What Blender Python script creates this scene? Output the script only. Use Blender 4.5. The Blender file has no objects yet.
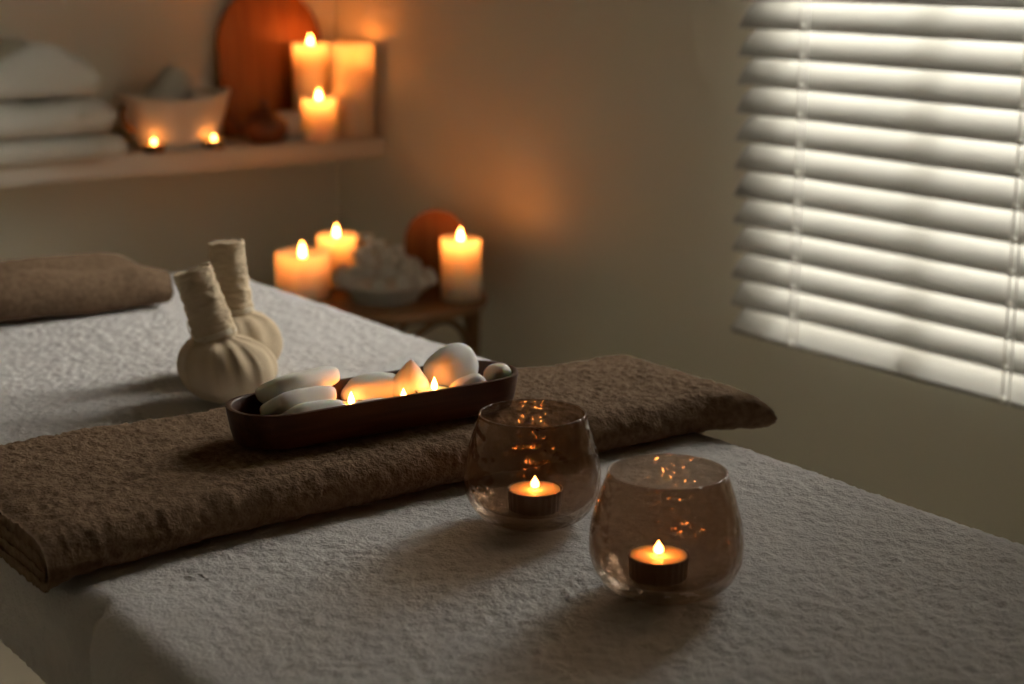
import bpy, bmesh, math, random
import numpy as np
from mathutils import Vector, Matrix, noise as mnoise

C = bpy.context.scene.collection
sc = bpy.context.scene
PI = math.pi
rng = random.Random(7)

# ------------------------------------------------------------------ materials
def mat_new(name):
    m = bpy.data.materials.new(name); m.use_nodes = True
    nt = m.node_tree
    for n in list(nt.nodes): nt.nodes.remove(n)
    out = nt.nodes.new('ShaderNodeOutputMaterial')
    return m, nt, out

def pbr(name, col, rough=.6, spec=.3, sss=0, sss_r=(1, .4, .2), sss_s=.02, sheen=0, bump=None, metal=0,
        col2=None, cscale=8, cstretch=(1, 1, 1), cdetail=3, coat=0):
    m, nt, out = mat_new(name)
    b = nt.nodes.new('ShaderNodeBsdfPrincipled')
    nt.links.new(b.outputs[0], out.inputs[0])
    I = b.inputs
    I['Base Color'].default_value = (*col, 1)
    I['Roughness'].default_value = rough
    I['Specular IOR Level'].default_value = spec
    I['Metallic'].default_value = metal
    I['Coat Weight'].default_value = coat
    if sss:
        I['Subsurface Weight'].default_value = sss
        I['Subsurface Radius'].default_value = sss_r
        I['Subsurface Scale'].default_value = sss_s
    if sheen:
        I['Sheen Weight'].default_value = sheen
        I['Sheen Roughness'].default_value = .5
        I['Sheen Tint'].default_value = (*[min(1, c * 1.5) for c in col], 1)
    tc = None
    if col2 or bump:
        tc = nt.nodes.new('ShaderNodeTexCoord')
    if col2:
        mp = nt.nodes.new('ShaderNodeMapping'); mp.inputs['Scale'].default_value = cstretch
        nt.links.new(tc.outputs['Object'], mp.inputs[0])
        n = nt.nodes.new('ShaderNodeTexNoise'); n.inputs['Scale'].default_value = cscale; n.inputs['Detail'].default_value = cdetail
        nt.links.new(mp.outputs[0], n.inputs['Vector'])
        r = nt.nodes.new('ShaderNodeValToRGB')
        r.color_ramp.elements[0].position = .35; r.color_ramp.elements[1].position = .65
        r.color_ramp.elements[0].color = (*col, 1); r.color_ramp.elements[1].color = (*col2, 1)
        nt.links.new(n.outputs[0], r.inputs[0]); nt.links.new(r.outputs[0], I['Base Color'])
    if bump:
        sc_, st, dist = bump
        n = nt.nodes.new('ShaderNodeTexNoise'); n.inputs['Scale'].default_value = sc_; n.inputs['Detail'].default_value = 2
        nt.links.new(tc.outputs['Object'], n.inputs['Vector'])
        bp = nt.nodes.new('ShaderNodeBump'); bp.inputs['Strength'].default_value = st; bp.inputs['Distance'].default_value = dist
        nt.links.new(n.outputs[0], bp.inputs['Height']); nt.links.new(bp.outputs[0], I['Normal'])
    return m

def emis(name, col, s):
    m, nt, out = mat_new(name)
    e = nt.nodes.new('ShaderNodeEmission'); e.inputs[0].default_value = (*col, 1); e.inputs[1].default_value = s
    nt.links.new(e.outputs[0], out.inputs[0])
    return m

def glass_mat(name, tint, bump=None, rough=.03, refl=1.0, haze=None):
    m, nt, out = mat_new(name)
    t = nt.nodes.new('ShaderNodeBsdfTransparent'); t.inputs[0].default_value = (*tint, 1)
    g = nt.nodes.new('ShaderNodeBsdfGlossy'); g.inputs['Roughness'].default_value = rough
    g.inputs[0].default_value = (refl, refl, refl, 1)
    fr = nt.nodes.new('ShaderNodeFresnel')
    ge = nt.nodes.new('ShaderNodeNewGeometry'); ma = nt.nodes.new('ShaderNodeMath'); ma.operation = 'MULTIPLY_ADD'
    ma.inputs[1].default_value = 1 / 1.45 - 1.45; ma.inputs[2].default_value = 1.45      # same reflectance on the way in and out
    nt.links.new(ge.outputs['Backfacing'], ma.inputs[0]); nt.links.new(ma.outputs[0], fr.inputs[0])
    mx = nt.nodes.new('ShaderNodeMixShader')
    nt.links.new(fr.outputs[0], mx.inputs[0]); nt.links.new(t.outputs[0], mx.inputs[1]); nt.links.new(g.outputs[0], mx.inputs[2])
    if bump:
        tc = nt.nodes.new('ShaderNodeTexCoord')
        v = nt.nodes.new('ShaderNodeTexVoronoi'); v.feature = 'SMOOTH_F1'; v.inputs['Scale'].default_value = bump[0]
        nt.links.new(tc.outputs['Object'], v.inputs['Vector'])
        bp = nt.nodes.new('ShaderNodeBump'); bp.inputs['Strength'].default_value = bump[1]; bp.inputs['Distance'].default_value = bump[2]
        nt.links.new(v.outputs[0], bp.inputs['Height'])
        nt.links.new(bp.outputs[0], g.inputs['Normal']); nt.links.new(bp.outputs[0], fr.inputs['Normal'])
    last = mx
    if haze:
        d = nt.nodes.new('ShaderNodeBsdfDiffuse'); d.inputs[0].default_value = (*haze, 1)
        tr = nt.nodes.new('ShaderNodeBsdfTranslucent'); tr.inputs[0].default_value = (*haze, 1)
        a = nt.nodes.new('ShaderNodeMixShader'); a.inputs[0].default_value = .5
        nt.links.new(d.outputs[0], a.inputs[1]); nt.links.new(tr.outputs[0], a.inputs[2])
        last = nt.nodes.new('ShaderNodeMixShader'); last.inputs[0].default_value = .045
        nt.links.new(mx.outputs[0], last.inputs[1]); nt.links.new(a.outputs[0], last.inputs[2])
    nt.links.new(last.outputs[0], out.inputs[0])
    return m

M = {}
M['wall'] = pbr('wall_paint', (.80, .77, .66), .9, .1, bump=(90, .15, .002))
M['ceiling'] = pbr('ceiling_paint', (.84, .83, .76), .9, .1)
M['floor'] = pbr('floor_wood', (.52, .46, .36), .55, .3, col2=(.45, .39, .29), cscale=6, cstretch=(1, 12, 1))
M['shelf'] = pbr('shelf_paint', (.70, .65, .56), .6, .2)
M['sheet'] = pbr('white_terry', (.545, .52, .51), .95, .05, sheen=.25, bump=(420, .6, .002))
M['brown'] = pbr('brown_terry', (.190, .126, .080), .95, .04, sheen=.35, bump=(420, .7, .002), col2=(.122, .078, .049), cscale=170)
M['wtowel'] = pbr('white_towel', (.66, .65, .58), .95, .05, sheen=.2, bump=(260, .6, .003))
M['darkwood'] = pbr('tray_wood', (.080, .030, .014), .45, .3, col2=(.055, .020, .009), cscale=14, cstretch=(1, 14, 14), bump=(200, .1, .001))
M['board'] = pbr('board_wood', (.40, .14, .04), .5, .3, col2=(.27, .085, .024), cscale=7, cstretch=(16, 16, 1))
M['rattan'] = pbr('side_table_wood', (.23, .115, .05), .5, .3, col2=(.15, .07, .03), cscale=10, cstretch=(1, 1, 1))
M['clay'] = pbr('brown_clay', (.14, .045, .022), .4, .4, bump=(120, .1, .001))
M['stone'] = pbr('white_stone', (.76, .745, .70), .6, .25, sss=.35, sss_r=(1, .7, .4), sss_s=.008, bump=(60, .08, .002))
M['muslin'] = pbr('cotton_muslin', (.53, .42, .29), .95, .05, sheen=.2, bump=(700, .45, .001))
M['string'] = pbr('cotton_string', (.62, .54, .42), .95, .05, bump=(900, .5, .001))
M['wax'] = pbr('candle_wax', (.84, .70, .52), .5, .3, sss=1, sss_r=(1, .82, .60), sss_s=.13)
M['tealight_wax'] = pbr('tealight_wax', (.92, .82, .62), .45, .3, sss=1, sss_r=(1, .75, .5), sss_s=.010)
M['tin'] = pbr('tealight_tin', (.17, .14, .12), .38, .5, metal=1)
M['wick'] = pbr('wick', (.03, .02, .015), .9, .1)
M['flame'] = emis('flame', (1, .28, .048), 66)
M['flame_small'] = emis('small_flame', (1, .30, .055), 48)
M['ceramic'] = pbr('white_ceramic', (.72, .69, .62), .4, .4)
M['petal'] = pbr('white_petal', (.86, .83, .74), .8, .1)
M['slat'] = pbr('blind_slat', (.41, .40, .375), .45, .3)
M['cord'] = pbr('blind_cord', (.95, .94, .90), .8, .1)
M['frame'] = pbr('window_frame', (.75, .74, .71), .5, .3)
M['pane'] = glass_mat('window_glass', (.97, .98, .98), None, .0)
M['votive'] = glass_mat('smoked_glass', (.765, .675, .59), (150, .45, .004), .06, 1.0, (.24, .165, .105))
M['tableframe'] = pbr('dark_frame', (.06, .042, .03), .5, .3)
M['vinyl'] = pbr('mattress_vinyl', (.55, .52, .47), .5, .3)

# ------------------------------------------------------------------ mesh helpers
def mesh_obj(name, verts, faces, mat, parent=None, smooth=True):
    me = bpy.data.meshes.new(name)
    if isinstance(verts, np.ndarray): verts = verts.tolist()
    me.from_pydata(verts, [], faces)
    me.update()
    if smooth: me.polygons.foreach_set('use_smooth', [True] * len(me.polygons))
    o = bpy.data.objects.new(name, me); C.objects.link(o)
    me.materials.append(mat)
    if parent: o.parent = parent
    return o

def bm_obj(name, bm, mat, parent=None, smooth=True):
    bmesh.ops.recalc_face_normals(bm, faces=bm.faces[:])
    me = bpy.data.meshes.new(name); bm.to_mesh(me); bm.free()
    if smooth: me.polygons.foreach_set('use_smooth', [True] * len(me.polygons))
    me.materials.append(mat)
    o = bpy.data.objects.new(name, me); C.objects.link(o)
    if parent: o.parent = parent
    return o

def tag(o, label=None, cat=None, group=None, kind=None):
    if label: o['label'] = label
    if cat: o['category'] = cat
    if group: o['group'] = group
    if kind: o['kind'] = kind
    return o

def empty(name, loc=(0, 0, 0), rz=0, label=None, cat=None, group=None):
    o = bpy.data.objects.new(name, None); C.objects.link(o)
    o.location = loc; o.rotation_euler = (0, 0, rz); o.empty_display_size = .02
    return tag(o, label, cat, group)

def copy_tree(o, parent=None):
    c = o.copy(); C.objects.link(c)
    if parent: c.parent = parent
    for ch in list(o.children): copy_tree(ch, c)
    return c

def box_bm(bm, x0, x1, y0, y1, z0, z1, bevel=0, seg=2):
    r = bmesh.ops.create_cube(bm, size=1)
    vs = r['verts']
    for v in vs:
        v.co = Vector((x0 + (v.co.x + .5) * (x1 - x0), y0 + (v.co.y + .5) * (y1 - y0), z0 + (v.co.z + .5) * (z1 - z0)))
    if bevel:
        es = list({e for v in vs for e in v.link_edges})
        bmesh.ops.bevel(bm, geom=es, offset=bevel, segments=seg, profile=.5, affect='EDGES')
    return bm

def box_obj(name, b, mat, parent=None, bevel=0, seg=2, smooth=None):
    bm = bmesh.new(); box_bm(bm, *b, bevel=bevel, seg=seg)
    return bm_obj(name, bm, mat, parent, smooth=bool(bevel) if smooth is None else smooth)

def lathe_vf(prof, seg=48, fn=None):
    V, F = [], []
    n = len(prof)
    rings = []
    for r, z in prof:
        if r < 1e-6:
            rings.append([len(V)]); V.append((0, 0, z))
        else:
            ids = []
            for k in range(seg):
                a = 2 * PI * k / seg
                ids.append(len(V))
                p = (r * math.cos(a), r * math.sin(a), z)
                V.append(fn(p, a) if fn else p)
            rings.append(ids)
    for i in range(n - 1):
        A, B = rings[i], rings[i + 1]
        for k in range(seg):
            k2 = (k + 1) % seg
            if len(A) == 1 and len(B) == 1: continue
            if len(A) == 1: F.append((A[0], B[k2], B[k]))
            elif len(B) == 1: F.append((A[k], A[k2], B[0]))
            else: F.append((A[k], A[k2], B[k2], B[k]))
    return V, F

def smooth_prof(pts, n=6):
    """Catmull-Rom through (r,z) points"""
    P = [pts[0]] + list(pts) + [pts[-1]]
    out = []
    for i in range(1, len(P) - 2):
        for k in range(n):
            t = k / n
            q = []
            for d in range(len(pts[0])):
                p0, p1, p2, p3 = P[i - 1][d], P[i][d], P[i + 1][d], P[i + 2][d]
                q.append(.5 * (2 * p1 + (p2 - p0) * t + (2 * p0 - 5 * p1 + 4 * p2 - p3) * t * t + (3 * p1 - p0 - 3 * p2 + p3) * t ** 3))
            out.append(tuple(q))
    out.append(tuple(pts[-1]))
    return out

def lathe(name, prof, mat, parent=None, seg=48, fn=None, smooth=True):
    V, F = lathe_vf(prof, seg, fn)
    bm = bmesh.new()
    vs = [bm.verts.new(v) for v in V]
    for f in F:
        try: bm.faces.new([vs[i] for i in f])
        except ValueError: pass
    return bm_obj(name, bm, mat, parent, smooth)

def tube_bm(bm, pts, rad, seg=10, cap=True, closed=False):
    pts = [Vector(p) for p in pts]
    n = len(pts)
    rings = []
    up = None
    for i, p in enumerate(pts):
        if closed: t = pts[(i + 1) % n] - pts[i - 1]
        else: t = pts[min(i + 1, n - 1)] - pts[max(i - 1, 0)]
        t.normalize()
        if up is None:
            up = Vector((0, 0, 1)) if abs(t.z) < .9 else Vector((1, 0, 0))
        s = t.cross(up); s.normalize(); u = s.cross(t); u.normalize(); up = u
        r = rad[i] if isinstance(rad, (list, tuple)) else rad
        rings.append([bm.verts.new(p + r * (math.cos(2 * PI * k / seg) * s + math.sin(2 * PI * k / seg) * u)) for k in range(seg)])
    m = n if closed else n - 1
    for i in range(m):
        A, B = rings[i], rings[(i + 1) % n]
        for k in range(seg):
            bm.faces.new((A[k], A[(k + 1) % seg], B[(k + 1) % seg], B[k]))
    if cap and not closed:
        bm.faces.new(rings[0][::-1]); bm.faces.new(rings[-1])
    return bm

def tube(name, pts, rad, mat, parent=None, seg=10, closed=False):
    bm = bmesh.new(); tube_bm(bm, pts, rad, seg, closed=closed)
    return bm_obj(name, bm, mat, parent)

# smooth value noise on arrays
_lat = np.random.RandomState(3).rand(512, 512) * 2 - 1
def vn(x, y, cell, off=0):
    x = np.asarray(x) / cell + off * 17.31 + 1000; y = np.asarray(y) / cell + off * 9.77 + 1000
    xi = np.floor(x).astype(int); yi = np.floor(y).astype(int)
    fx = x - xi; fy = y - yi
    fx = fx * fx * (3 - 2 * fx); fy = fy * fy * (3 - 2 * fy)
    a = _lat[xi % 512, yi % 512]; b = _lat[(xi + 1) % 512, yi % 512]
    c = _lat[xi % 512, (yi + 1) % 512]; d = _lat[(xi + 1) % 512, (yi + 1) % 512]
    return (a * (1 - fx) + b * fx) * (1 - fy) + (c * (1 - fx) + d * fx) * fy

def terry(x, y, cell=.0042):
    """small loops of a terry cloth, about -1..1"""
    w = vn(x, y, .012, 5) * .004
    xx = x + w; yy = y + vn(x, y, .012, 6) * .004
    return .6 * vn(xx, yy * 1.5, cell, 1) + .4 * vn(xx * 1.3, yy, cell * .8, 2) + .35 * vn(x, y, .016, 3)

def grid_faces(n, m, wrap=False, off=0):
    i = np.arange(n - 1)[:, None] * m
    jj = np.arange(m if wrap else m - 1)[None, :]
    j2 = (jj + 1) % m
    a = i + jj; b = i + j2; c = i + m + j2; d = i + m + jj
    return (np.stack([a, b, c, d], -1).reshape(-1, 4) + off).tolist()

# ------------------------------------------------------------------ room
XW, YB = 1.75, 3.10                      # inner faces of the window wall and the back wall
OY0, OY1, OZ0, OZ1 = 1.165, 1.795, .60, 2.0  # window opening
def struct(o): return tag(o, kind='structure')

bm = bmesh.new()
box_bm(bm, XW, XW + .20, -1.05, OY0, 0, 2.5)
box_bm(bm, XW, XW + .20, OY1, YB + .2, 0, 2.5)
box_bm(bm, XW, XW + .20, OY0, OY1, 0, OZ0)
box_bm(bm, XW, XW + .20, OY0, OY1, OZ1, 2.5)
struct(bm_obj('wall_right', bm, M['wall'], smooth=False))
struct(box_obj('wall_back', (-1.0, XW, YB, YB + .15, 0, 2.5), M['wall']))
struct(box_obj('wall_left', (-1.15, -1.0, -.9, YB, 0, 2.5), M['wall']))
struct(box_obj('wall_front', (-1.0, XW, -1.05, -.9, 0, 2.5), M['wall']))
struct(box_obj('floor', (-1.15, XW + .2, -1.05, YB + .15, -.1, 0), M['floor']))
struct(box_obj('ceiling', (-1.15, XW + .2, -1.05, YB + .15, 2.5, 2.6), M['ceiling']))

win = empty('window_1', (XW + .12, (OY0 + OY1) / 2, OZ0)); struct(win)
bm = bmesh.new()
fx0, fx1, fw = -.02, .035, .032
hy = (OY1 - OY0) / 2 - .001; hz = OZ1 - OZ0 - .001
cy = (OY0 + OY1) / 2
box_bm(bm, fx0, fx1, -hy, -hy + fw, .001, hz); box_bm(bm, fx0, fx1, hy - fw, hy, .001, hz)
box_bm(bm, fx0, fx1, -hy + fw, hy - fw, .001, fw); box_bm(bm, fx0, fx1, -hy + fw, hy - fw, hz - fw, hz)
for my in (1.497,):
    box_bm(bm, fx0, fx1, my - cy - .024, my - cy + .024, fw, hz - fw)
bm_obj('window_frame', bm, M['frame'], win, smooth=False)
box_obj('pane', (.008, .012, -hy + fw, hy - fw, fw, hz - fw), M['pane'], win)

# ------------------------------------------------------------------ venetian blind
BX = 1.70                                # room side edge of the slats
TILT = math.radians(45); SW = .0555; PITCH = .0406
by0, by1 = 1.150, 1.838
blind = empty('venetian_blind', (BX, (by0 + by1) / 2, .56),
              label='cream venetian blind with tilted slats hanging over the bright window', cat='window blind')
def slat_mesh(thick, crown, w, n=9):
    hl = (by1 - by0) / 2
    top, bot = [], []
    for i in range(n):
        u = i / (n - 1)
        a = u * w; h = crown * 4 * u * (1 - u)
        x = a * math.cos(TILT) - h * math.sin(TILT); z = a * math.sin(TILT) + h * math.cos(TILT)
        top.append((x, z)); bot.append((x + thick * math.sin(TILT), z - thick * math.cos(TILT)))
    loop = top + bot[::-1]
    V = []; 
    for y in (-hl, hl):
        V += [(x, y, z) for x, z in loop]
    k = len(loop)
    F = [(i, (i + 1) % k, k + (i + 1) % k, k + i) for i in range(k)]
    F += [tuple(range(k))[::-1], tuple(range(k, 2 * k))]
    bm = bmesh.new(); vs = [bm.verts.new(v) for v in V]
    for f in F: bm.faces.new([vs[i] for i in f])
    return bm
s0 = bm_obj('slat', slat_mesh(.0028, .0045, SW), M['slat'], blind, smooth=False)
for p in s0.data.polygons: p.use_smooth = len(p.vertices) == 4
try:
    s0.data.set_sharp_from_angle(angle=math.radians(40))
except Exception: pass
nsl = 36
s0.location = (0, 0, .612 - .56)
for i in range(1, nsl):
    s = s0.copy(); C.objects.link(s); s.parent = blind; s.location = (0, 0, .612 - .56 + i * PITCH)
rail = bm_obj('bottom_rail', slat_mesh(.011, .0006, .046), M['slat'], blind, smooth=False)
rail.location = (.001, 0, .5735 - .56)
box_obj('head_rail', (0, .045, -(by1 - by0) / 2, (by1 - by0) / 2, 2.075 - .56, 2.12 - .56), M['slat'], blind, bevel=.003)
for yl in (1.702, 1.326):
    bm = bmesh.new()
    y = yl - (by0 + by1) / 2
    for dx in (-.0025, .041):
        tube_bm(bm, [(dx, y - .006, .012 if dx < 0 else .045), (dx, y - .006, 1.52)], .0011, 6)
    tube_bm(bm, [(-.0035, y + .004, .018), (-.0035, y + .004, 1.52)], .0013, 6)
    for i in range(-1, nsl):
        z0 = .612 - .56 + i * PITCH
        tube_bm(bm, [(-.003, y - .006, z0 - .003), (.041, y - .006, z0 + .034)], .0010, 5)
        bmesh.ops.create_uvsphere(bm, u_segments=8, v_segments=6, radius=.0042, matrix=Matrix.Translation((-.004, y + .003, z0 + .004)))
    bm_obj('ladder_cord', bm, M['cord'], blind)

# ------------------------------------------------------------------ massage table
TX0, TX1, TY0, TY1, TZ = .36, .972, .02, 2.03, .72
tb = empty('massage_table', ((TX0 + TX1) / 2, (TY0 + TY1) / 2, 0),
           label='massage table under the white terry cover in front of the window', cat='massage table')
hx, hy_ = (TX1 - TX0) / 2 - .012, (TY1 - TY0) / 2 - .012
box_obj('mattress', (-hx, hx, -hy_, hy_, .662, .7115), M['vinyl'], tb, bevel=.016, seg=4)
box_obj('table_frame', (-hx + .07, hx - .07, -hy_ + .06, hy_ - .06, .635, .662), M['tableframe'], tb, bevel=.004)
bm = bmesh.new(); 
tube_bm(bm, [(-hx + .085, .08, .636), (-hx + .075, .08, .0)], .024, 16)
leg0 = bm_obj('leg', bm, M['tableframe'], tb)
for lx, ly in ((2 * (hx - .08), 0), (0, -.85), (2 * (hx - .08), -.85), (0, .80), (2 * (hx - .08), .80)):
    l = leg0.copy(); C.objects.link(l); l.parent = tb; l.location = (lx, ly, 0)

# terry cover: profile across x, rolled over both long edges
def edge_profile(a0, a1, drop, r, step):
    """positions along the axis and drop below the top"""
    P = []
    n = max(2, int((drop - r) / step))
    for i in range(n): P.append((a0, drop - (drop - r) * i / n))
    na = int(r * PI / 2 / step) + 1
    for i in range(na):
        t = i / na * PI / 2
        P.append((a0 + r * (1 - math.cos(t)), r * (1 - math.sin(t))))
    n = int((a1 - a0 - 2 * r) / step)
    for i in range(n): P.append((a0 + r + (a1 - a0 - 2 * r) * i / n, 0))
    for i in range(na):
        t = i / na * PI / 2
        P.append((a1 - r + r * math.sin(t), r * (1 - math.cos(t))))
    n = max(2, int((drop - r) / step))
    for i in range(n + 1): P.append((a1, r + (drop - r) * i / n))
    return np.array(P)
px_ = edge_profile(TX0, TX1, .074, .030, .0024)
far = edge_profile(TY0, TY1, .074, .026, .012)
yy = [p for p in far if p[0] < .50] + [(y, 0) for y in np.arange(.51, 1.985, .0024)] + [p for p in far if p[0] > 1.985]
py_ = np.array(yy)
Xg, Yg = np.meshgrid(px_[:, 0], py_[:, 0], indexing='ij')
D = np.maximum(px_[:, 1][:, None], py_[:, 1][None, :])
S = np.cumsum(np.r_[0, np.hypot(np.diff(px_[:, 0]), np.diff(px_[:, 1]))])[:, None] + 0 * Yg
Zg = TZ - D + .0016 * vn(Xg, Yg, .16, 8) * (D < .01)
nub = terry(S, Yg, .0046) * .0016 * (1 - .6 * np.exp(-((S - .085) / .035) ** 2))
side = np.clip(D / .03, 0, 1)
sgn = np.where(Xg < .6, -1, 1)
Zg = Zg + nub * (1 - side)
Xg = Xg + sgn * nub * side + sgn * side * .004 * vn(Yg, Zg * 2, .11, 4)
# pinched crease at the left edge beside the brown towel
cr = np.exp(-((Yg - .992 + (TZ - Zg) * .12) / .010) ** 2) * np.clip((TZ + .004 - Zg) / .02, 0, 1) * np.clip((Zg - .665) / .03, 0, 1) * (Xg < .45)
Xg = Xg + .016 * cr
# hem runs slightly wavy
Zg = Zg + side * .004 * vn(Yg, Xg, .2, 11) * (D > .06)
cover = mesh_obj('terry_cover', np.stack([Xg, Yg, Zg], -1).reshape(-1, 3), grid_faces(*Xg.shape), M['sheet'])
tag(cover, 'large pale grey white terry cover spread over the massage table', 'table cover')

# ------------------------------------------------------------------ brown towels
def ribbon_fold(w, layers, th, gap, step, lead=.02):
    """centre line of a strip folded flat in layers (outer wrap first), in (y,z)"""
    pts = []
    lay = [th / 2 + i * (th + gap) for i in range(layers)]
    order = []
    lo, hi = 0, layers - 1
    seq = []
    while lo <= hi:
        seq.append(lo); lo += 1
        if lo <= hi: seq.append(hi); hi -= 1
    # run: layer seq[0] back->front, fold to seq[1] front->back, fold down to seq[2] ...
    front, back = -w / 2, w / 2
    d = -1
    inset = 0
    for i, L in enumerate(seq):
        z = lay[L]
        if i + 1 < len(seq):
            r = abs(lay[seq[i + 1]] - z) / 2
        else: r = th
        rp = abs(lay[seq[i - 1]] - z) / 2 if i else 0
        a = (back - rp) if d < 0 else (front + rp)
        b = (front + r) if d < 0 else (back - r)
        if i == 0: a = back - lead
        if i == len(seq) - 1: b = b + (lead * 2 if d < 0 else -lead * 2)
        # later turns sit inside the earlier ones
        n = max(2, int(abs(b - a) / step))
        for k in range(n): pts.append((a + (b - a) * k / n, z))
        if i + 1 < len(seq):
            z2 = lay[seq[i + 1]]; c = (z + z2) / 2
            na = max(4, int(PI * r / step))
            s = 1 if z2 > z else -1
            for k in range(na):
                t = k / na * PI
                pts.append((b + d * r * math.sin(t), c - s * r * math.cos(t)))
        else: pts.append((b, z))
        d = -d
    return np.array(pts)

def folded_towel(name, L, w, layers, th, gap, step, xs, deform, mat, cell=.0042, amp=.0021):
    c = ribbon_fold(w, layers, th, gap, step)
    t = np.gradient(c, axis=0); t /= np.linalg.norm(t, axis=1)[:, None] + 1e-9
    nrm = np.stack([-t[:, 1], t[:, 0]], -1)
    h = th / 2
    A = c + nrm * h; B = c - nrm * h
    loop = np.concatenate([A, B[::-1]]); N = np.concatenate([nrm, -nrm[::-1]])
    s = np.cumsum(np.r_[0, np.linalg.norm(np.diff(loop, axis=0), axis=1)])
    nx = len(xs); m = len(loop)
    X = np.repeat(np.asarray(xs)[:, None], m, 1); Sg = np.repeat(s[None, :], nx, 0)
    d = terry(X, Sg, cell) * amp
    Y = loop[:, 0][None, :] + N[:, 0][None, :] * d
    Z = loop[:, 1][None, :] + N[:, 1][None, :] * d
    X, Y, Z = deform(X, Y, Z)
    V = np.stack([X, Y, Z], -1).reshape(-1, 3)
    F = grid_faces(nx, m, wrap=True)
    k = len(c)
    for base in (0, (nx - 1) * m):
        for i in range(k - 1):
            q = (base + i, base + i + 1, base + m - 2 - i, base + m - 1 - i)
            F.append(q if base == 0 else q[::-1])
    return mesh_obj(name, V, F, mat)

# towel folded lengthwise across the table, hanging a little over both long edges
def def_main(X, Y, Z):
    u = np.clip((X - .36) / .6, 0, 1)
    w = 1 + .10 * vn(X, 0 * X, .2, 20) * .6
    mid = 1.145 + .016 * u + .006 * vn(X, 0 * X, .25, 21)        # centre line, slightly bowed
    # the near edge swings towards the viewer at both ends
    near = (Y < 0)
    bow = np.where(near, -.022 * np.clip((.52 - X) / .18, 0, 1) ** 1.3 * np.clip(-Y / .1, 0, 1), 0)
    bow += np.where(near, -.035 * np.clip((X - .92) / .09, 0, 1) ** 1.6 * np.clip(-Y / .1, 0, 1), 0)
    bow += np.where(~near, -.042 * np.clip((X - .74) / .20, 0, 1) * np.clip(Y / .1, 0, 1), 0)
    hgt = 1 - .06 * np.clip((X - .75) / .15, 0, 1)
    Zn = Z * hgt + .0025 * vn(X, Y, .09, 22) * np.clip(Z / .02, 0, 1)
    # gentle rounding of the upper long edges
    Zn = Zn - .008 * np.clip((np.abs(Y) - .07) / .05, 0, 1) ** 2 * np.clip(Z / .03, 0, 1)
    # droop over the table edges
    dl = np.clip((.392 - X) / .05, 0, 1.6); dr = np.clip((X - .958) / .06, 0, 1.6)
    Zn = Zn - .010 * dl ** 2 - .008 * dr ** 2
    # ends flatten
    e = np.clip((X - .985) / .045, 0, 1)
    Zn = Zn * 1 - e ** 2 * .003 * np.clip(Z / .03, 0, 1)
    r_ = np.sqrt(np.clip(1 - .62 * np.clip((X - .978) / .022, 0, 1) ** 3, 0, 1))      # rounded end
    cz = .016 - .008 * np.clip((X - .958) / .06, 0, 1.6) ** 2
    Zn = np.where(X > .978, cz + (Zn - cz) * r_, Zn)
    return X, mid + Y * w + bow, Zn + TZ + .0036
xs = np.r_[np.linspace(.354, 1.000, 285)]
tw = folded_towel('bath_towel', None, .215, 4, .0080, .0012, .0026, xs, def_main, M['brown'])
tag(tw, 'brown terry towel folded lengthwise across the massage table under the tray', 'towel', 'brown terry towels on the table')

def def_far(X, Y, Z):
    Zn = Z * (1 + .10 * vn(X, Y, .10, 31)) + .003 * vn(X, Y, .07, 32)
    Zn = Zn - .010 * np.exp(-((Y + .006) / .025) ** 2) * np.clip(Z / .05, 0, 1)       # sag between two ridges
    Zn = Zn - .012 * np.clip((X - .75) / .05, 0, 1) ** 2 * np.clip(Z / .04, 0, 1)
    return X + .012 * vn(Y, Z, .05, 33) * np.clip((X - .7) / .1, 0, 1), 1.875 + Y, Zn + TZ + .0036
xs = np.linspace(.372, .797, 120)
fw_ = folded_towel('bath_towel', None, .130, 4, .0118, .0010, .004, xs, def_far, M['brown'], cell=.005, amp=.0012)
tag(fw_, 'brown terry towel folded into a block at the far end of the table', 'towel', 'brown terry towels on the table')

# ------------------------------------------------------------------ oblong tray
TRX, TRY, TRZ = .669, 1.130, .7605
tray = empty('serving_tray', (TRX, TRY, TRZ), math.radians(-1),
             label='dark brown oblong wooden tray of white stones and tealights on the towel', cat='tray')
def stadium(hl, hw, n=14):
    r = hw; c = hl - r
    P = []
    for k in range(n + 1):
        a = -PI / 2 + PI * k / n; P.append((c + r * math.cos(a), r * math.sin(a)))
    for k in range(n + 1):
        a = PI / 2 + PI * k / n; P.append((-c + r * math.cos(a), r * math.sin(a)))
    return P
levels = [(.128, .030, 0), (.131, .033, .0015), (.1335, .0355, .012), (.1365, .0385, .0325), (.1362, .0382, .0336), (.1345, .0365, .0339),
          (.1325, .0345, .0336), (.1318, .0338, .0325), (.1295, .0315, .012), (.1275, .0295, .0065), (.1235, .0255, .0055)]
V = []; F = []
m = len(stadium(.1, .03))
for hl, hw, z in levels: V += [(x, y, z * .85) for x, y in stadium(hl - .0085, hw)]
for i in range(len(levels) - 1):
    for k in range(m): F.append((i * m + k, i * m + (k + 1) % m, (i + 1) * m + (k + 1) % m, (i + 1) * m + k))
F.append(tuple(range(m))[::-1]); F.append(tuple((len(levels) - 1) * m + k for k in range(m)))
bm = bmesh.new(); vs = [bm.verts.new(v) for v in V]
for f in F: bm.faces.new([vs[i] for i in f])
o = bm_obj('tray_body', bm, M['darkwood'], tray)
o.data.set_sharp_from_angle(angle=math.radians(50))

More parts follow.
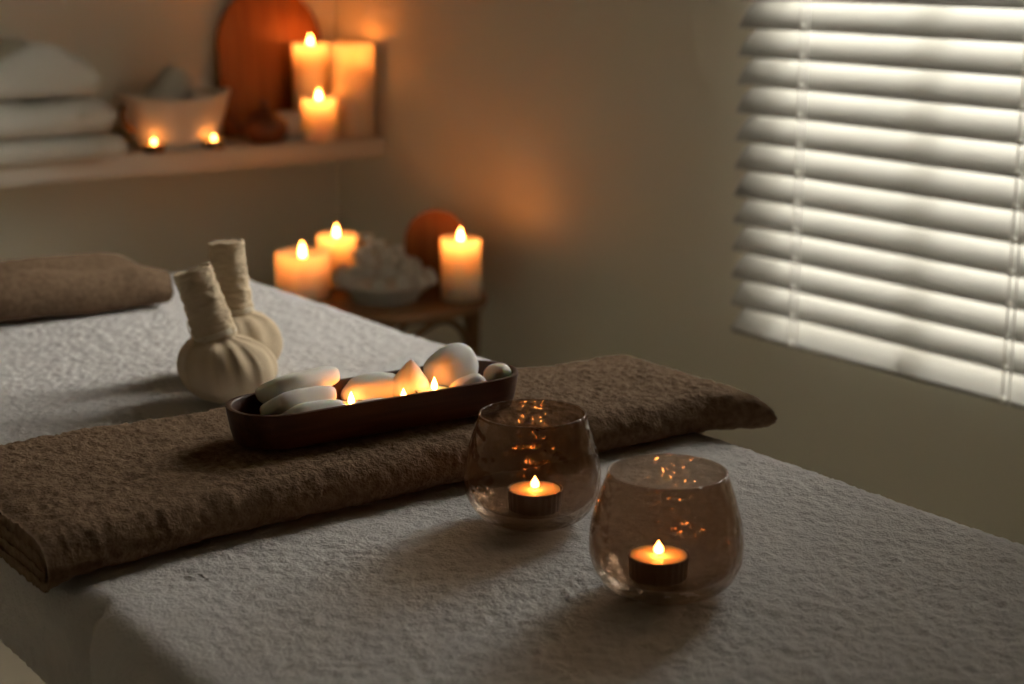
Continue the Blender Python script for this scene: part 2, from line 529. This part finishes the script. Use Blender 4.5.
# ------------------------------------------------------------------ stones
def pebble(name, size, loc, rot, seed, mat, label, group, point=0, e=.8):
    bm = bmesh.new(); bmesh.ops.create_icosphere(bm, subdivisions=4, radius=1)
    off = Vector((seed * 3.7, seed * 1.3, seed * 2.1))
    for v in bm.verts:
        d = v.co.normalized()
        f = 1 + .16 * mnoise.noise(d * .9 + off) + .06 * mnoise.noise(d * 2.1 + off)
        p = d * f
        p = Vector([math.copysign(abs(c) ** e, c) for c in p])
        if point and p.z > 0:
            s = max(0, 1 - .95 * (p.z / 1.1) ** 1.3 * point)
            p.x *= s; p.y *= s; p.z *= 1 + .25 * point * p.z
        v.co = Vector((p.x * size[0] / 2, p.y * size[1] / 2, p.z * size[2] / 2))
    o = bm_obj(name, bm, mat)
    o.location = loc; o.rotation_euler = rot
    return tag(o, label, 'stone', group)
G = 'white stones in the wooden tray'
R = math.radians
pebble('pebble', (.070, .046, .019), (.6105, 1.156, .7935), (R(-24), R(3), R(20)), 1, M['stone'], 'flat white stone lying topmost of the three stacked at one tray end', G, e=.62)
pebble('pebble', (.064, .040, .018), (.5985, 1.1325, .7855), (R(-30), R(5), R(14)), 2, M['stone'], 'pale stone in the middle of three leaning together in the tray', G, e=.62)
pebble('pebble', (.056, .026, .018), (.6025, 1.1125, .7805), (R(-30), R(4), R(6)), 3, M['stone'], 'pale stone against the near rim, lowest of the three stacked together', G, e=.62)
pebble('pebble', (.046, .018, .013), (.650, 1.1075, .7800), (R(-12), R(2), R(5)), 4, M['stone'], 'thin flat stone showing just above the near rim mid tray', G)
pebble('pebble', (.052, .030, .026), (.678, 1.152, .7800), (R(8), R(-4), R(-4)), 5, M['stone'], 'rounded stone glowing orange behind the leftmost tray flame', G)
pebble('pebble', (.032, .027, .033), (.7035, 1.138, .7840), (R(4), R(4), R(10)), 6, M['stone'], 'upright pointed stone glowing orange in the middle of the tray', G, point=.8)
pebble('pebble', (.050, .030, .040), (.7520, 1.149, .7865), (R(-10), R(-14), R(12)), 7, M['stone'], 'largest rounded white stone standing high above the tray rim', G)
pebble('pebble', (.036, .020, .022), (.7430, 1.1125, .7790), (R(0), R(-14), R(8)), 8, M['stone'], 'small grey white stone in front of the largest tray stone', G)
pebble('pebble', (.024, .020, .026), (.7790, 1.121, .7810), (R(0), R(8), R(15)), 9, M['stone'], 'small rounded stone at the tray end nearest the window', G)

# ------------------------------------------------------------------ candles
def flame_parts(parent, z, h, r, mat, lean=0):
    tube('wick', [(0, 0, z - .004), (.0004, 0, z + h * .25)], .0007, M['wick'], parent, 6)
    prof = [(0, z + .0012)] + [(r * math.sin(PI * t ** .62) * (1 - .25 * t), z + .0012 + h * t) for t in np.linspace(.03, .97, 11)] + [(0, z + .0012 + h)]
    prof = [(float(max(a, 0)), float(b)) for a, b in prof]
    return lathe('flame', prof, mat, parent, 14)

def tealight(loc, label, group, r=.0195, h=.0155, fh=.014, fr=.0036, lean=0, rz=0):
    t = empty('tealight', loc, rz, label, 'tealight candle', group)
    N = 48
    def crimp(p, a): 
        k = 1 + .022 * math.cos(N / 2 * a); return (p[0] * k, p[1] * k, p[2])
    lathe('cup', [(0, 0), (r * .93, 0), (r * .95, .0008), (r * .985, h - .0015), (r * 1.035, h - .0004), (r * 1.03, h), (r * .955, h - .0008), (r * .95, h - .004), (0, h - .004)],
          M['tin'], t, 96, crimp)
    lathe('wax', [(r * .945, h - .0052), (r * .945, h - .0004), (r * .90, h - .0006), (r * .4, h - .0013), (0, h - .0014)], M['tealight_wax'], t, 48)
    flame_parts(t, h - .0014, fh, fr, M['flame_small'])
    return t

TL = 'lit tealights in the wooden tray'
tealight((.6460, 1.132, .7654), 'lit tealight beside the three stacked stones in the tray', TL, r=.0150, h=.0120, fh=.0110, fr=.0028)
tealight((.6830, 1.1135, .7654), 'lit tealight in front of the upright pointed stone in the tray', TL, r=.0150, h=.0130, fh=.0110, fr=.0028)
tealight((.7140, 1.1165, .7654), 'lit tealight between the pointed stone and the largest stone', TL, r=.0150, h=.0170, fh=.0110, fr=.0028)

def votive(loc, label, seed):
    g = empty('votive_glass', loc, seed * 1.1, label, 'candle glass', 'smoked glass votives on the terry cover')
    out = smooth_prof([(0, 0), (.018, .0), (.030, .0012), (.0405, .0075), (.0475, .018), (.0498, .030), (.0484, .048), (.0432, .066), (.0385, .0800)], 6)
    inn = smooth_prof([(.0375, .0800), (.0414, .066), (.0466, .048), (.0480, .032), (.0455, .022), (.0385, .0145), (.029, .0112), (.016, .0105), (0, .0105)], 6)
    rim = [(.0388, .0806), (.0387, .0812), (.0380, .0816), (.0373, .0812), (.0372, .0806)]
    def ham(p, a):
        d = Vector(p); n = mnoise.noise(Vector((math.cos(a) * 3.1, math.sin(a) * 3.1, p[2] * 85 + seed * 4))) * .0005 * min(1, (.0800 - p[2]) / .01 if p[2] < .0800 else 0)
        r = math.hypot(p[0], p[1]); k = 1 + n / max(r, .004) * (1 if r > .02 else 0)
        return (p[0] * k, p[1] * k, p[2])
    lathe('glass_bowl', out + rim + inn, M['votive'], g, 96, ham)
    return g
VZ = TZ + .0016
votive((.6945, .9550, VZ), 'smoked hammered glass votive nearer the brown towel with lit tealight inside', 1)
votive((.6830, .7920, VZ), 'smoked hammered glass votive closest to the viewer with lit tealight inside', 2)
tealight((.6930, .9500, VZ + .0108), 'lit tealight in the glass votive nearer the brown towel', 'lit tealights in the glass votives', fh=.0095, fr=.0036)
tealight((.6775, .7930, VZ + .0108), 'lit tealight in the glass votive closest to the viewer', 'lit tealights in the glass votives', fh=.0095, fr=.0036)

# ------------------------------------------------------------------ herbal compresses
IR = Vector((.816, -.578, 0)); AW = Vector((.578, .816, 0))       # towards the window side / away from the viewer
def compress(loc, R_, H_, lean, hl, hr, label, seed):
    root = empty('herbal_compress', loc, 0, label, 'herbal compress', 'cotton herbal compresses on the table')
    d = (IR * lean[0] + AW * lean[1] + Vector((0, 0, 1))).normalized()
    neck = Vector((IR * lean[0] + AW * lean[1]) * .035) + Vector((0, 0, H_))
    # ball: squashed sphere gathered into pleats at the neck
    nu, nv = 144, 56
    V = []; rnd = random.Random(seed)
    ph = [rnd.random() * 6.28 for _ in range(4)]
    V.append((0, 0, 0))
    for j in range(1, nv + 1):
        t = j / nv
        for i in range(nu):
            a = 2 * PI * i / nu
            th = PI * (t * .90)
            r = R_ * math.sin(th) ** .82
            z = H_ * (1 - math.cos(th)) / (1 - math.cos(PI * .9))
            if t < .25: z *= .55 + 1.8 * t
            k = max(0, (t - .34) / .66)
            pl = .55 - abs(math.sin(4.5 * a + ph[0] + 1.5 * math.sin(2 * a + ph[1]))) ** .6 * .9 + .30 * math.sin(13 * a + ph[2] + 1.4 * math.sin(3 * a)) + .45 * mnoise.noise(Vector((math.cos(a) * 2.2, math.sin(a) * 2.2, seed + t)))
            r *= 1 + k * (1.1 - .45 * k) * .17 * pl
            if t > .88: r = r * (1 - (t - .88) / .12) + hr * .86 * (1 + .05 * pl) * (t - .88) / .12
            sh = neck * (t ** 2.5); 
            V.append((r * math.cos(a) + sh.x, r * math.sin(a) + sh.y, z + .0015 * mnoise.noise(Vector((math.cos(a) * 3, math.sin(a) * 3, t * 6 + seed)))))
    F = [(0, 1 + (i + 1) % nu, 1 + i) for i in range(nu)]
    for j in range(nv - 1):
        for i in range(nu):
            a = 1 + j * nu; i2 = (i + 1) % nu
            F.append((a + i, a + i2, a + nu + i2, a + nu + i))
    F.append(tuple(1 + (nv - 1) * nu + i for i in range(nu)))
    mesh_obj('bag', V, F, M['muslin'], root)
    # handle of rolled cloth wrapped round with string
    s = d.cross(Vector((0, 1, 0))).normalized(); u = s.cross(d)
    nz = 60; ns = 56; V = []; 
    for j in range(nz + 1):
        t = j / nz
        rr = hr * (.96 + .05 * math.cos(t * 3.2) + .05 * max(0, t - .75))
        for i in range(ns):
            a = 2 * PI * i / ns
            w = .0007 * mnoise.noise(Vector((math.cos(a) * 7, math.sin(a) * 7, t * 40 + seed)))
            b = .0016 * mnoise.noise(Vector((math.cos(a) * 2.5, math.sin(a) * 2.5, t * 22 + seed)))
            e = .0022 * mnoise.noise(Vector((math.cos(a) * 1.6, math.sin(a) * 1.6, 3.3 + seed))) if t > .9 else 0
            q = neck - d * .004 + d * (hl * t + e) + (rr + w + b) * (s * math.cos(a) + u * math.sin(a))
            V.append(tuple(q))
    F = []
    for j in range(nz):
        for i in range(ns): F.append((j * ns + i, j * ns + (i + 1) % ns, (j + 1) * ns + (i + 1) % ns, (j + 1) * ns + i))
    # frayed, coiled top end
    prev = nz * ns
    for k, (fr, fz) in enumerate(((.93, .0022), (.80, .0028), (.66, -.001), (.5, .0022), (.34, .0004), (.16, .0024))):
        base = len(V)
        for i in range(ns):
            a = 2 * PI * i / ns
            e = .0026 * mnoise.noise(Vector((math.cos(a) * 2.6 * fr, math.sin(a) * 2.6 * fr, 9.3 + seed)))
            q = neck - d * .004 + d * (hl + fz + e) + hr * fr * (s * math.cos(a) + u * math.sin(a))
            V.append(tuple(q))
        for i in range(ns): F.append((prev + i, prev + (i + 1) % ns, base + (i + 1) % ns, base + i))
        prev = base
    F.append(tuple(prev + i for i in range(ns)))
    mesh_obj('handle', V, F, M['muslin'], root)
    pts = []
    for k in range(90):
        a = 2 * PI * k / 22.0
        pts.append(neck + d * (-.001 + .0011 * k / 22) + (hr * .97 + .0006) * (s * math.cos(a) + u * math.sin(a)))
    tube('tie_string', pts, .0009, M['string'], root, 6)
    # loose string end beside the handle
    side = -(s) if (-(s)).dot(IR) < s.dot(IR) else s
    p0 = neck + side * hr * 1.02
    tube('string_end', [p0 + d * .002, p0 + side * .003 + d * .012, p0 + side * .0015 + d * .022], .0007, M['string'], root, 6)
    return root
compress((.6655, 1.390, TZ + .002), .0455, .060, (-.33, .05), .066, .0195, 'cotton herbal compress standing nearer the viewer with its handle tilted', 3)
compress((.716, 1.474, TZ + .002), .0440, .062, (-.09, .05), .070, .0185, 'cotton herbal compress standing behind the other with an upright handle', 8)

# ------------------------------------------------------------------ wall shelf and what stands on it
SZ = .762
shelf = box_obj('wall_shelf', (-.999, XW - .001, 2.902, YB - .0005, .7235, SZ), M['shelf'], bevel=.003)
tag(shelf, 'long white wall shelf carrying candles and towels along the back wall', 'shelf')

def pillar(name, loc, r, h, label, group, fh=.016, fr=.0050, dip=.030, flame=True):
    t = empty(name, loc, rng.random() * 6, label, 'candle', group)
    n = rng.random() * 9
    def wob(p, a):
        k = 1 + .006 * mnoise.noise(Vector((math.cos(a), math.sin(a), p[2] * 12 + n)))
        return (p[0] * k, p[1] * k, p[2] + (.0022 * mnoise.noise(Vector((math.cos(a) * 1.3, math.sin(a) * 1.3, n))) if p[2] > h * .97 else 0))
    lathe('wax', [(0, 0), (r * .97, 0), (r, .002), (r, h * .33), (r, h * .66), (r, h - .003), (r * .985, h - .0008), (r * .94, h), (r * .88, h - .0014), (r * .81, h - dip * .28),
                  (r * .74, h - dip * .7), (r * .62, h - dip * .95), (r * .3, h - dip), (0, h - dip)], M['wax'], t, 56, wob)
    flame_parts(t, h - dip * .5, dip * .5 + fh, fr, M['flame'])
    tube('wick', [(0, 0, h - dip - .002), (.0005, 0, h - dip * .5)], .0008, M['wick'], t, 6)
    return t
CS = 'lit pillar candles on the wall shelf'
pillar('pillar_candle', (1.647, 3.018, SZ), .0360, .182, 'tall lit pillar candle on the shelf in front of the arched board', CS)
pillar('pillar_candle', (1.612, 2.925, SZ), .0340, .083, 'short lit pillar candle on the shelf between two taller ones', CS)
pillar('pillar_candle', (1.700, 2.943, SZ), .0415, .185, 'tall thick pillar candle on the shelf in the wall corner', CS, fh=-.005, dip=.050)

# stacked white towels
def shelf_towel(cx, cyy, z, L, w, layers, th, label, seed, hump=0):
    def df(X, Y, Z):
        Zn = Z + .004 * vn(X, Y, .09, seed) * np.clip(Z / .03, 0, 1)
        if hump:
            b = np.exp(-((X - cx + .01 - hump[1]) / hump[2]) ** 2)
            Zn = Zn + hump[0] * b * np.clip(Z / (layers * th), 0, 1) ** 1.5
        # ends round off
        e = np.clip((X - (cx + L / 2 - .022)) / .022, 0, 1)
        mid = layers * th / 2
        Zn = mid + (Zn - mid) * np.sqrt(np.clip(1 - .75 * e ** 2, 0, 1))
        return X, cyy + Y + .006 * vn(X, Z, .08, seed + 3), Zn + z
    o = folded_towel('white_towel', None, w, layers, th, .001, .005, np.linspace(cx - L / 2, cx + L / 2, 90), df, M['wtowel'], cell=.006, amp=.001)
    return tag(o, label, 'towel', 'white towels stacked on the shelf')
shelf_towel(.985, 2.955, SZ + .001, .40, .190, 4, .0096, 'folded white towel at the bottom of the stack on the shelf', 41)
shelf_towel(.973, 2.957, SZ + .0455, .39, .185, 4, .0148, 'folded white towel in the middle of the stack on the shelf', 44)
shelf_towel(.958, 2.957, SZ + .1115, .37, .180, 4, .0118, 'folded white towel heaped on top of the stack on the shelf', 47, hump=(.046, .10, .075))

# wide bowl with rolled cloths
bw = empty('wide_bowl', (1.335, 2.988, SZ), 0, 'wide beige bowl holding rolled white cloths on the shelf', 'bowl')
def oval(p, a): return (p[0] * 1.07, p[1] * .74, p[2] + (.006 * math.cos(2 * a) if p[2] > .08 else 0))
lathe('bowl_body', smooth_prof([(0, 0), (.060, 0), (.072, .004), (.088, .040), (.102, .085), (.106, .097), (.104, .099), (.100, .096), (.094, .080), (.080, .040), (.060, .010), (0, .008)], 4), M['ceramic'], bw, 64, oval)
tube('handle', [(-.090, -.02, .035), (-.104, -.028, .045), (-.113, -.03, .060), (-.112, -.028, .073), (-.100, -.018, .086)], [.006, .007, .0075, .007, .006], M['rattan'], bw, 10)
def cloth_roll(loc, rot, r, L, label):
    pts = []
    turns = 3.2; n = 120
    prof = []
    for k in range(n):
        a = k / n * turns * 2 * PI; rr = r * (.15 + .85 * k / n)
        prof.append((rr * math.cos(a), rr * math.sin(a)))
    A = np.array(prof); m = len(A)
    nx = 24
    V = []
    for i in range(nx):
        x = -L / 2 + L * i / (nx - 1)
        s = 1 - .10 * abs(2 * i / (nx - 1) - 1) ** 4
        for (y, z) in prof: V.append((x, y * s + .002 * mnoise.noise(Vector((x * 30, y * 60, z * 60))), z * s))
    F = grid_faces(nx, m)
    o = mesh_obj('rolled_cloth', V, F, M['wtowel'])
    so = o.modifiers.new('thickness', 'SOLIDIFY'); so.thickness = .004; so.offset = 0
    o.location = loc; o.rotation_euler = rot
    return tag(o, label, 'cloth roll', 'rolled cloths in the shelf bowl')
cloth_roll((1.318, 2.990, SZ + .092), (0, R(-48), R(-8)), .034, .120, 'rolled white cloth standing tallest in the beige shelf bowl')
cloth_roll((1.402, 3.004, SZ + .082), (0, R(8), R(20)), .026, .085, 'rolled white cloth lying low in the beige shelf bowl')

TS = 'lit tealights on the wall shelf'
tealight((1.266, 2.924, SZ), 'lit tealight on the shelf edge nearest the stacked white towels', TS, fh=.010, fr=.0030)
tealight((1.384, 2.920, SZ), 'lit tealight on the shelf edge nearest the brown teapot', TS, fh=.010, fr=.0030)

# little clay teapot
tp = empty('teapot', (1.505, 2.945, SZ), 0, 'small reddish brown clay teapot on the shelf below the arched board', 'teapot')
lathe('body', smooth_prof([(0, 0), (.026, 0), (.030, .003), (.040, .016), (.043, .028), (.038, .042), (.024, .052), (.018, .054), (0, .054)], 5), M['clay'], tp, 48)
lid = lathe('lid', smooth_prof([(.026, .051), (.0255, .054), (.018, .059), (.006, .062), (0, .0625)], 4), M['clay'], tp, 40)
lathe('knob', smooth_prof([(0, .060), (.005, .062), (.0055, .066), (.009, .072), (.009, .078), (.005, .082), (0, .083)], 4), M['clay'], lid, 24)
dI = -IR
tube('spout', [dI * .034 + Vector((0, 0, .018)), dI * .052 + Vector((0, 0, .028)), dI * .062 + Vector((0, 0, .042)), dI * .072 + Vector((0, 0, .054))], [.012, .010, .008, .0065], M['clay'], tp, 14)
hp = [AW * (.038 + .020 * math.sin(t)) + Vector((0, 0, .027 - .017 * math.cos(t))) for t in np.linspace(0, PI, 12)]
tube('handle', hp, .0042, M['clay'], tp, 10)

cup = empty('ceramic_cup', (1.572, 2.966, SZ), 0, 'small white cup standing behind the clay teapot on the shelf', 'cup')
lathe('cup_body', smooth_prof([(0, 0), (.020, 0), (.022, .002), (.026, .020), (.028, .052), (.0275, .0535), (.0262, .052), (.024, .020), (.018, .006), (0, .005)], 4), M['ceramic'], cup, 40)

# arched boards
def arch_board(name, loc, w, h, th, lean, rz, label):
    pts = []
    r = w / 2
    n = 40
    pts.append((-r, 0)); pts.append((-r, h - r))
    for k in range(1, n): 
        a = PI - PI * k / n; pts.append((r * math.cos(a), h - r + r * math.sin(a)))
    pts.append((r, h - r)); pts.append((r, 0))
    bm = bmesh.new()
    A = [bm.verts.new((x, 0, z)) for x, z in pts]; B = [bm.verts.new((x, th, z)) for x, z in pts]
    m = len(pts)
    fa = bm.faces.new(A); fb = bm.faces.new(B[::-1])
    for k in range(m): bm.faces.new((A[k], B[k], B[(k + 1) % m], A[(k + 1) % m]))
    es = list(fa.edges) + list(fb.edges)
    bmesh.ops.bevel(bm, geom=es, offset=th * .18, segments=2, profile=.5, affect='EDGES')
    o = bm_obj(name, bm, M['board'], smooth=False)
    o.location = loc; o.rotation_euler = (lean, 0, rz)
    return tag(o, label, 'wooden board', 'arched wooden boards')
arch_board('arched_board', (1.590, 3.062, SZ + .001), .228, .292, .012, R(-5), 0, 'large arched reddish wooden board leaning on the wall above the shelf')

# ------------------------------------------------------------------ side table
ST = Vector((1.520, 2.550, 0)); SH = .53
st = empty('side_table', ST, 0, 'round brown wooden side table carrying candles in the room corner', 'side table')
lathe('tabletop', [(0, SH - .020), (.180, SH - .020), (.187, SH - .018), (.190, SH - .013), (.190, SH - .006), (.187, SH - .001), (.180, SH), (0, SH)], M['rattan'], st, 72)
ring = [(.150 * math.cos(a), .150 * math.sin(a), .20) for a in np.linspace(0, 2 * PI, 48, endpoint=False)]
tube('lower_ring', ring, .008, M['rattan'], st, 10, closed=True)
for k in range(4):
    a = PI / 4 + k * PI / 2 + .15
    c, s = math.cos(a), math.sin(a)
    tube('leg', [(.165 * c, .165 * s, SH - .02), (.160 * c, .160 * s, .3), (.168 * c, .168 * s, 0)], .012, M['rattan'], st, 12)
    P = []
    for t in np.linspace(0, 1, 17):
        b = a + t * PI / 2
        z = SH - .13 + .105 * math.sin(PI * t)
        P.append((.160 * math.cos(b), .160 * math.sin(b), z))
    tube('arch_brace', P, .006, M['rattan'], st, 8)

ct = 'lit pillar candles on the side table'
pillar('pillar_candle', (1.388, 2.592, SH), .0470, .083, 'wide short lit candle on the side table next to the massage table', ct)
pillar('pillar_candle', (1.492, 2.655, SH), .0355, .096, 'lit candle on the side table behind the dish of white flowers', ct)
pillar('pillar_candle', (1.611, 2.430, SH), .0345, .108, 'slim lit candle on the side table nearest the window wall', ct)
arch_board('arched_board', (1.624, 2.530, SH + .001), .112, .140, .010, R(-6), R(-35), 'small arched reddish wooden panel on the side table behind a candle')

dish = empty('footed_dish', (1.500, 2.500, SH), 0, 'pale shallow dish heaped with white dried flowers on the side table', 'dish')
lathe('dish_body', smooth_prof([(0, 0), (.050, 0), (.056, .003), (.064, .014), (.078, .024), (.088, .031), (.087, .033), (.076, .028), (.060, .018), (.045, .012), (0, .011)], 4), M['ceramic'], dish, 56)
# dried white flowers: a cupped rosette of petals
def blossom_mesh(seed):
    rn = random.Random(seed)
    bm = bmesh.new()
    for ring, (cnt, tilt, ln) in enumerate(((6, 22, 1.0), (5, 48, .85), (4, 70, .62))):
        for k in range(cnt):
            a = 2 * PI * (k + .5 * ring) / cnt + rn.uniform(-.2, .2)
            tl = math.radians(tilt + rn.uniform(-10, 10)); w = .5 * ln
            rows = []
            for j in range(5):
                t = j / 4
                wid = w * math.sin(PI * (.12 + .80 * t)) ; 
                cu = tl + .6 * t
                x = ln * t * math.cos(tl + .25 * t); z = ln * t * math.sin(tl + .25 * t)
                rows.append([Matrix.Rotation(a, 3, 'Z') @ Vector((x - .12 * abs(q) , q * wid, z + .22 * q * q * w)) for q in (-1, -.5, 0, .5, 1)])
            vr = [[bm.verts.new(p) for p in r] for r in rows]
            for j in range(4):
                for q in range(4): bm.faces.new((vr[j][q], vr[j][q + 1], vr[j + 1][q + 1], vr[j + 1][q]))
    bmesh.ops.create_icosphere(bm, subdivisions=2, radius=.28, matrix=Matrix.Translation((0, 0, .18)))
    return bm
protos = []
for k in range(3):
    o = bm_obj('dried_flower', blossom_mesh(k), M['petal'])
    so = o.modifiers.new('thickness', 'SOLIDIFY'); so.thickness = .07
    tag(o, None, 'flower', 'white dried flowers heaped in the dish'); protos.append(o)
rn = random.Random(5)
spots = []
for r, n, z in ((.074, 13, .036), (.052, 10, .050), (.030, 6, .066), (.0, 1, .078)):
    for k in range(n):
        a = 2 * PI * k / n + r * 9
        spots.append((r * math.cos(a), r * math.sin(a), z + rn.uniform(-.003, .004), a, r))
spots += [(-.022, .014, .084, 2.4, .03), (-.036, .022, .076, 2.6, .03), (-.027, .020, .098, 2.6, .01), (-.010, .004, .088, 2.0, .03), (.012, -.02, .082, 5, .03)]
for i, (x, y, z, a, r) in enumerate(spots):
    o = protos[i] if i < 3 else protos[i % 3].copy()
    if i >= 3: C.objects.link(o)
    o.location = (1.500 + x, 2.500 + y, SH + z)
    s = .0185 * rn.uniform(.85, 1.15)
    o.scale = (s, s, s)
    tilt = min(1.2, r / .074 * 1.0)
    q = Matrix.Rotation(a, 3, 'Z') @ Matrix.Rotation(tilt + rn.uniform(-.25, .25), 3, 'Y') @ Matrix.Rotation(rn.uniform(0, 6), 3, 'Z')
    o.rotation_euler = q.to_euler()
    if r > .07: o['label'] = 'white dried flower on the outer edge of the heaped dish'
    elif r > .045: o['label'] = 'white dried flower halfway up the heap in the dish'
    else: o['label'] = 'white dried flower at the top of the heap in the dish'
    o['group'] = {'o': 'flowers on the dish edge', 'h': 'flowers halfway up the heap', 't': 'flowers at the top of the heap'}['o' if r > .07 else 'h' if r > .045 else 't']

# ------------------------------------------------------------------ light
w = bpy.data.worlds.new('sky'); sc.world = w; w.use_nodes = True
bg = w.node_tree.nodes['Background']; bg.inputs[0].default_value = (.98, .98, 1.0, 1); bg.inputs[1].default_value = 9.0
nt = w.node_tree                                     # hazy sky: bright towards the horizon, dimmer overhead, dull ground
tc = nt.nodes.new('ShaderNodeTexCoord'); sx = nt.nodes.new('ShaderNodeSeparateXYZ')
mr = nt.nodes.new('ShaderNodeMapRange'); mr.inputs[1].default_value = -1; mr.inputs[2].default_value = 1
rp = nt.nodes.new('ShaderNodeValToRGB')
nt.links.new(tc.outputs['Generated'], sx.inputs[0]); nt.links.new(sx.outputs[2], mr.inputs[0]); nt.links.new(mr.outputs[0], rp.inputs[0])
els = rp.color_ramp.elements
els[0].position = .49; els[0].color = (.10, .10, .09, 1)
els[1].position = .505; els[1].color = (1, .95, .85, 1)
for p_, c_ in ((.74, 1.0), (.86, .28), (1.0, .2)):
    q_ = els.new(p_); q_.color = (c_, c_ * .95, c_ * .86, 1)
vd = nt.nodes.new('ShaderNodeVectorMath'); vd.operation = 'DOT_PRODUCT'      # brighter around the sun's side
vd.inputs[1].default_value = (math.cos(math.radians(-22)), math.sin(math.radians(-22)), 0)
nt.links.new(tc.outputs['Generated'], vd.inputs[0])
m2 = nt.nodes.new('ShaderNodeMapRange'); m2.inputs[1].default_value = .35; m2.inputs[2].default_value = 1.0
m2.inputs[3].default_value = .12; m2.inputs[4].default_value = 1.0; m2.interpolation_type = 'SMOOTHSTEP'
nt.links.new(vd.outputs['Value'], m2.inputs[0])
vm = nt.nodes.new('ShaderNodeMix'); vm.data_type = 'RGBA'; vm.blend_type = 'MULTIPLY'; vm.inputs[0].default_value = 1
nt.links.new(rp.outputs[0], vm.inputs[6]); nt.links.new(m2.outputs[0], vm.inputs[7])
nt.links.new(vm.outputs[2], bg.inputs[0])
bg.inputs[1].default_value = 40.0
sun = bpy.data.lights.new('sun', 'SUN'); sun.energy = 4.2; sun.angle = R(5); sun.color = (1, .96, .88)
so = bpy.data.objects.new('sun', sun); C.objects.link(so)
e, az = R(59), R(-1)
dirv = -Vector((math.cos(e) * math.cos(az), math.cos(e) * math.sin(az), math.sin(e)))
so.rotation_euler = dirv.to_track_quat('-Z', 'Y').to_euler()
so.location = (4, 1, 4)
pl = bpy.data.lights.new('window_portal', 'AREA'); pl.shape = 'RECTANGLE'; pl.size = OY1 - OY0; pl.size_y = OZ1 - OZ0
pl.cycles.is_portal = True
po = bpy.data.objects.new('window_portal', pl); C.objects.link(po)
po.location = (XW + .19, (OY0 + OY1) / 2, (OZ0 + OZ1) / 2)
po.rotation_euler = Vector((-1, 0, 0)).to_track_quat('-Z', 'Z').to_euler()

# ------------------------------------------------------------------ camera
cam = bpy.data.cameras.new('camera'); co = bpy.data.objects.new('camera', cam); C.objects.link(co)
co.location = (0, 0, 1.13); co.rotation_euler = (R(90 - 13.1), 0, R(-35.3))
cam.sensor_width = 36; cam.lens = 36 * 1700 / 1024
cam.clip_start = .02
cam.dof.use_dof = True; cam.dof.focus_distance = 1.25; cam.dof.aperture_fstop = 5.6
sc.camera = co

vs_ = sc.view_settings
sc.display_settings.display_device = 'sRGB'
vs_.view_transform = 'Standard'; vs_.look = 'None'; vs_.exposure = .74; vs_.gamma = 1; vs_.use_curve_mapping = False
cy_ = sc.cycles
cy_.use_denoising = True
cy_.max_bounces = 12; cy_.diffuse_bounces = 5; cy_.glossy_bounces = 4; cy_.transparent_max_bounces = 24; cy_.transmission_bounces = 6
cy_.sample_clamp_indirect = 4; cy_.sample_clamp_direct = 0
cy_.caustics_reflective = False; cy_.caustics_refractive = False
cy_.blur_glossy = .5
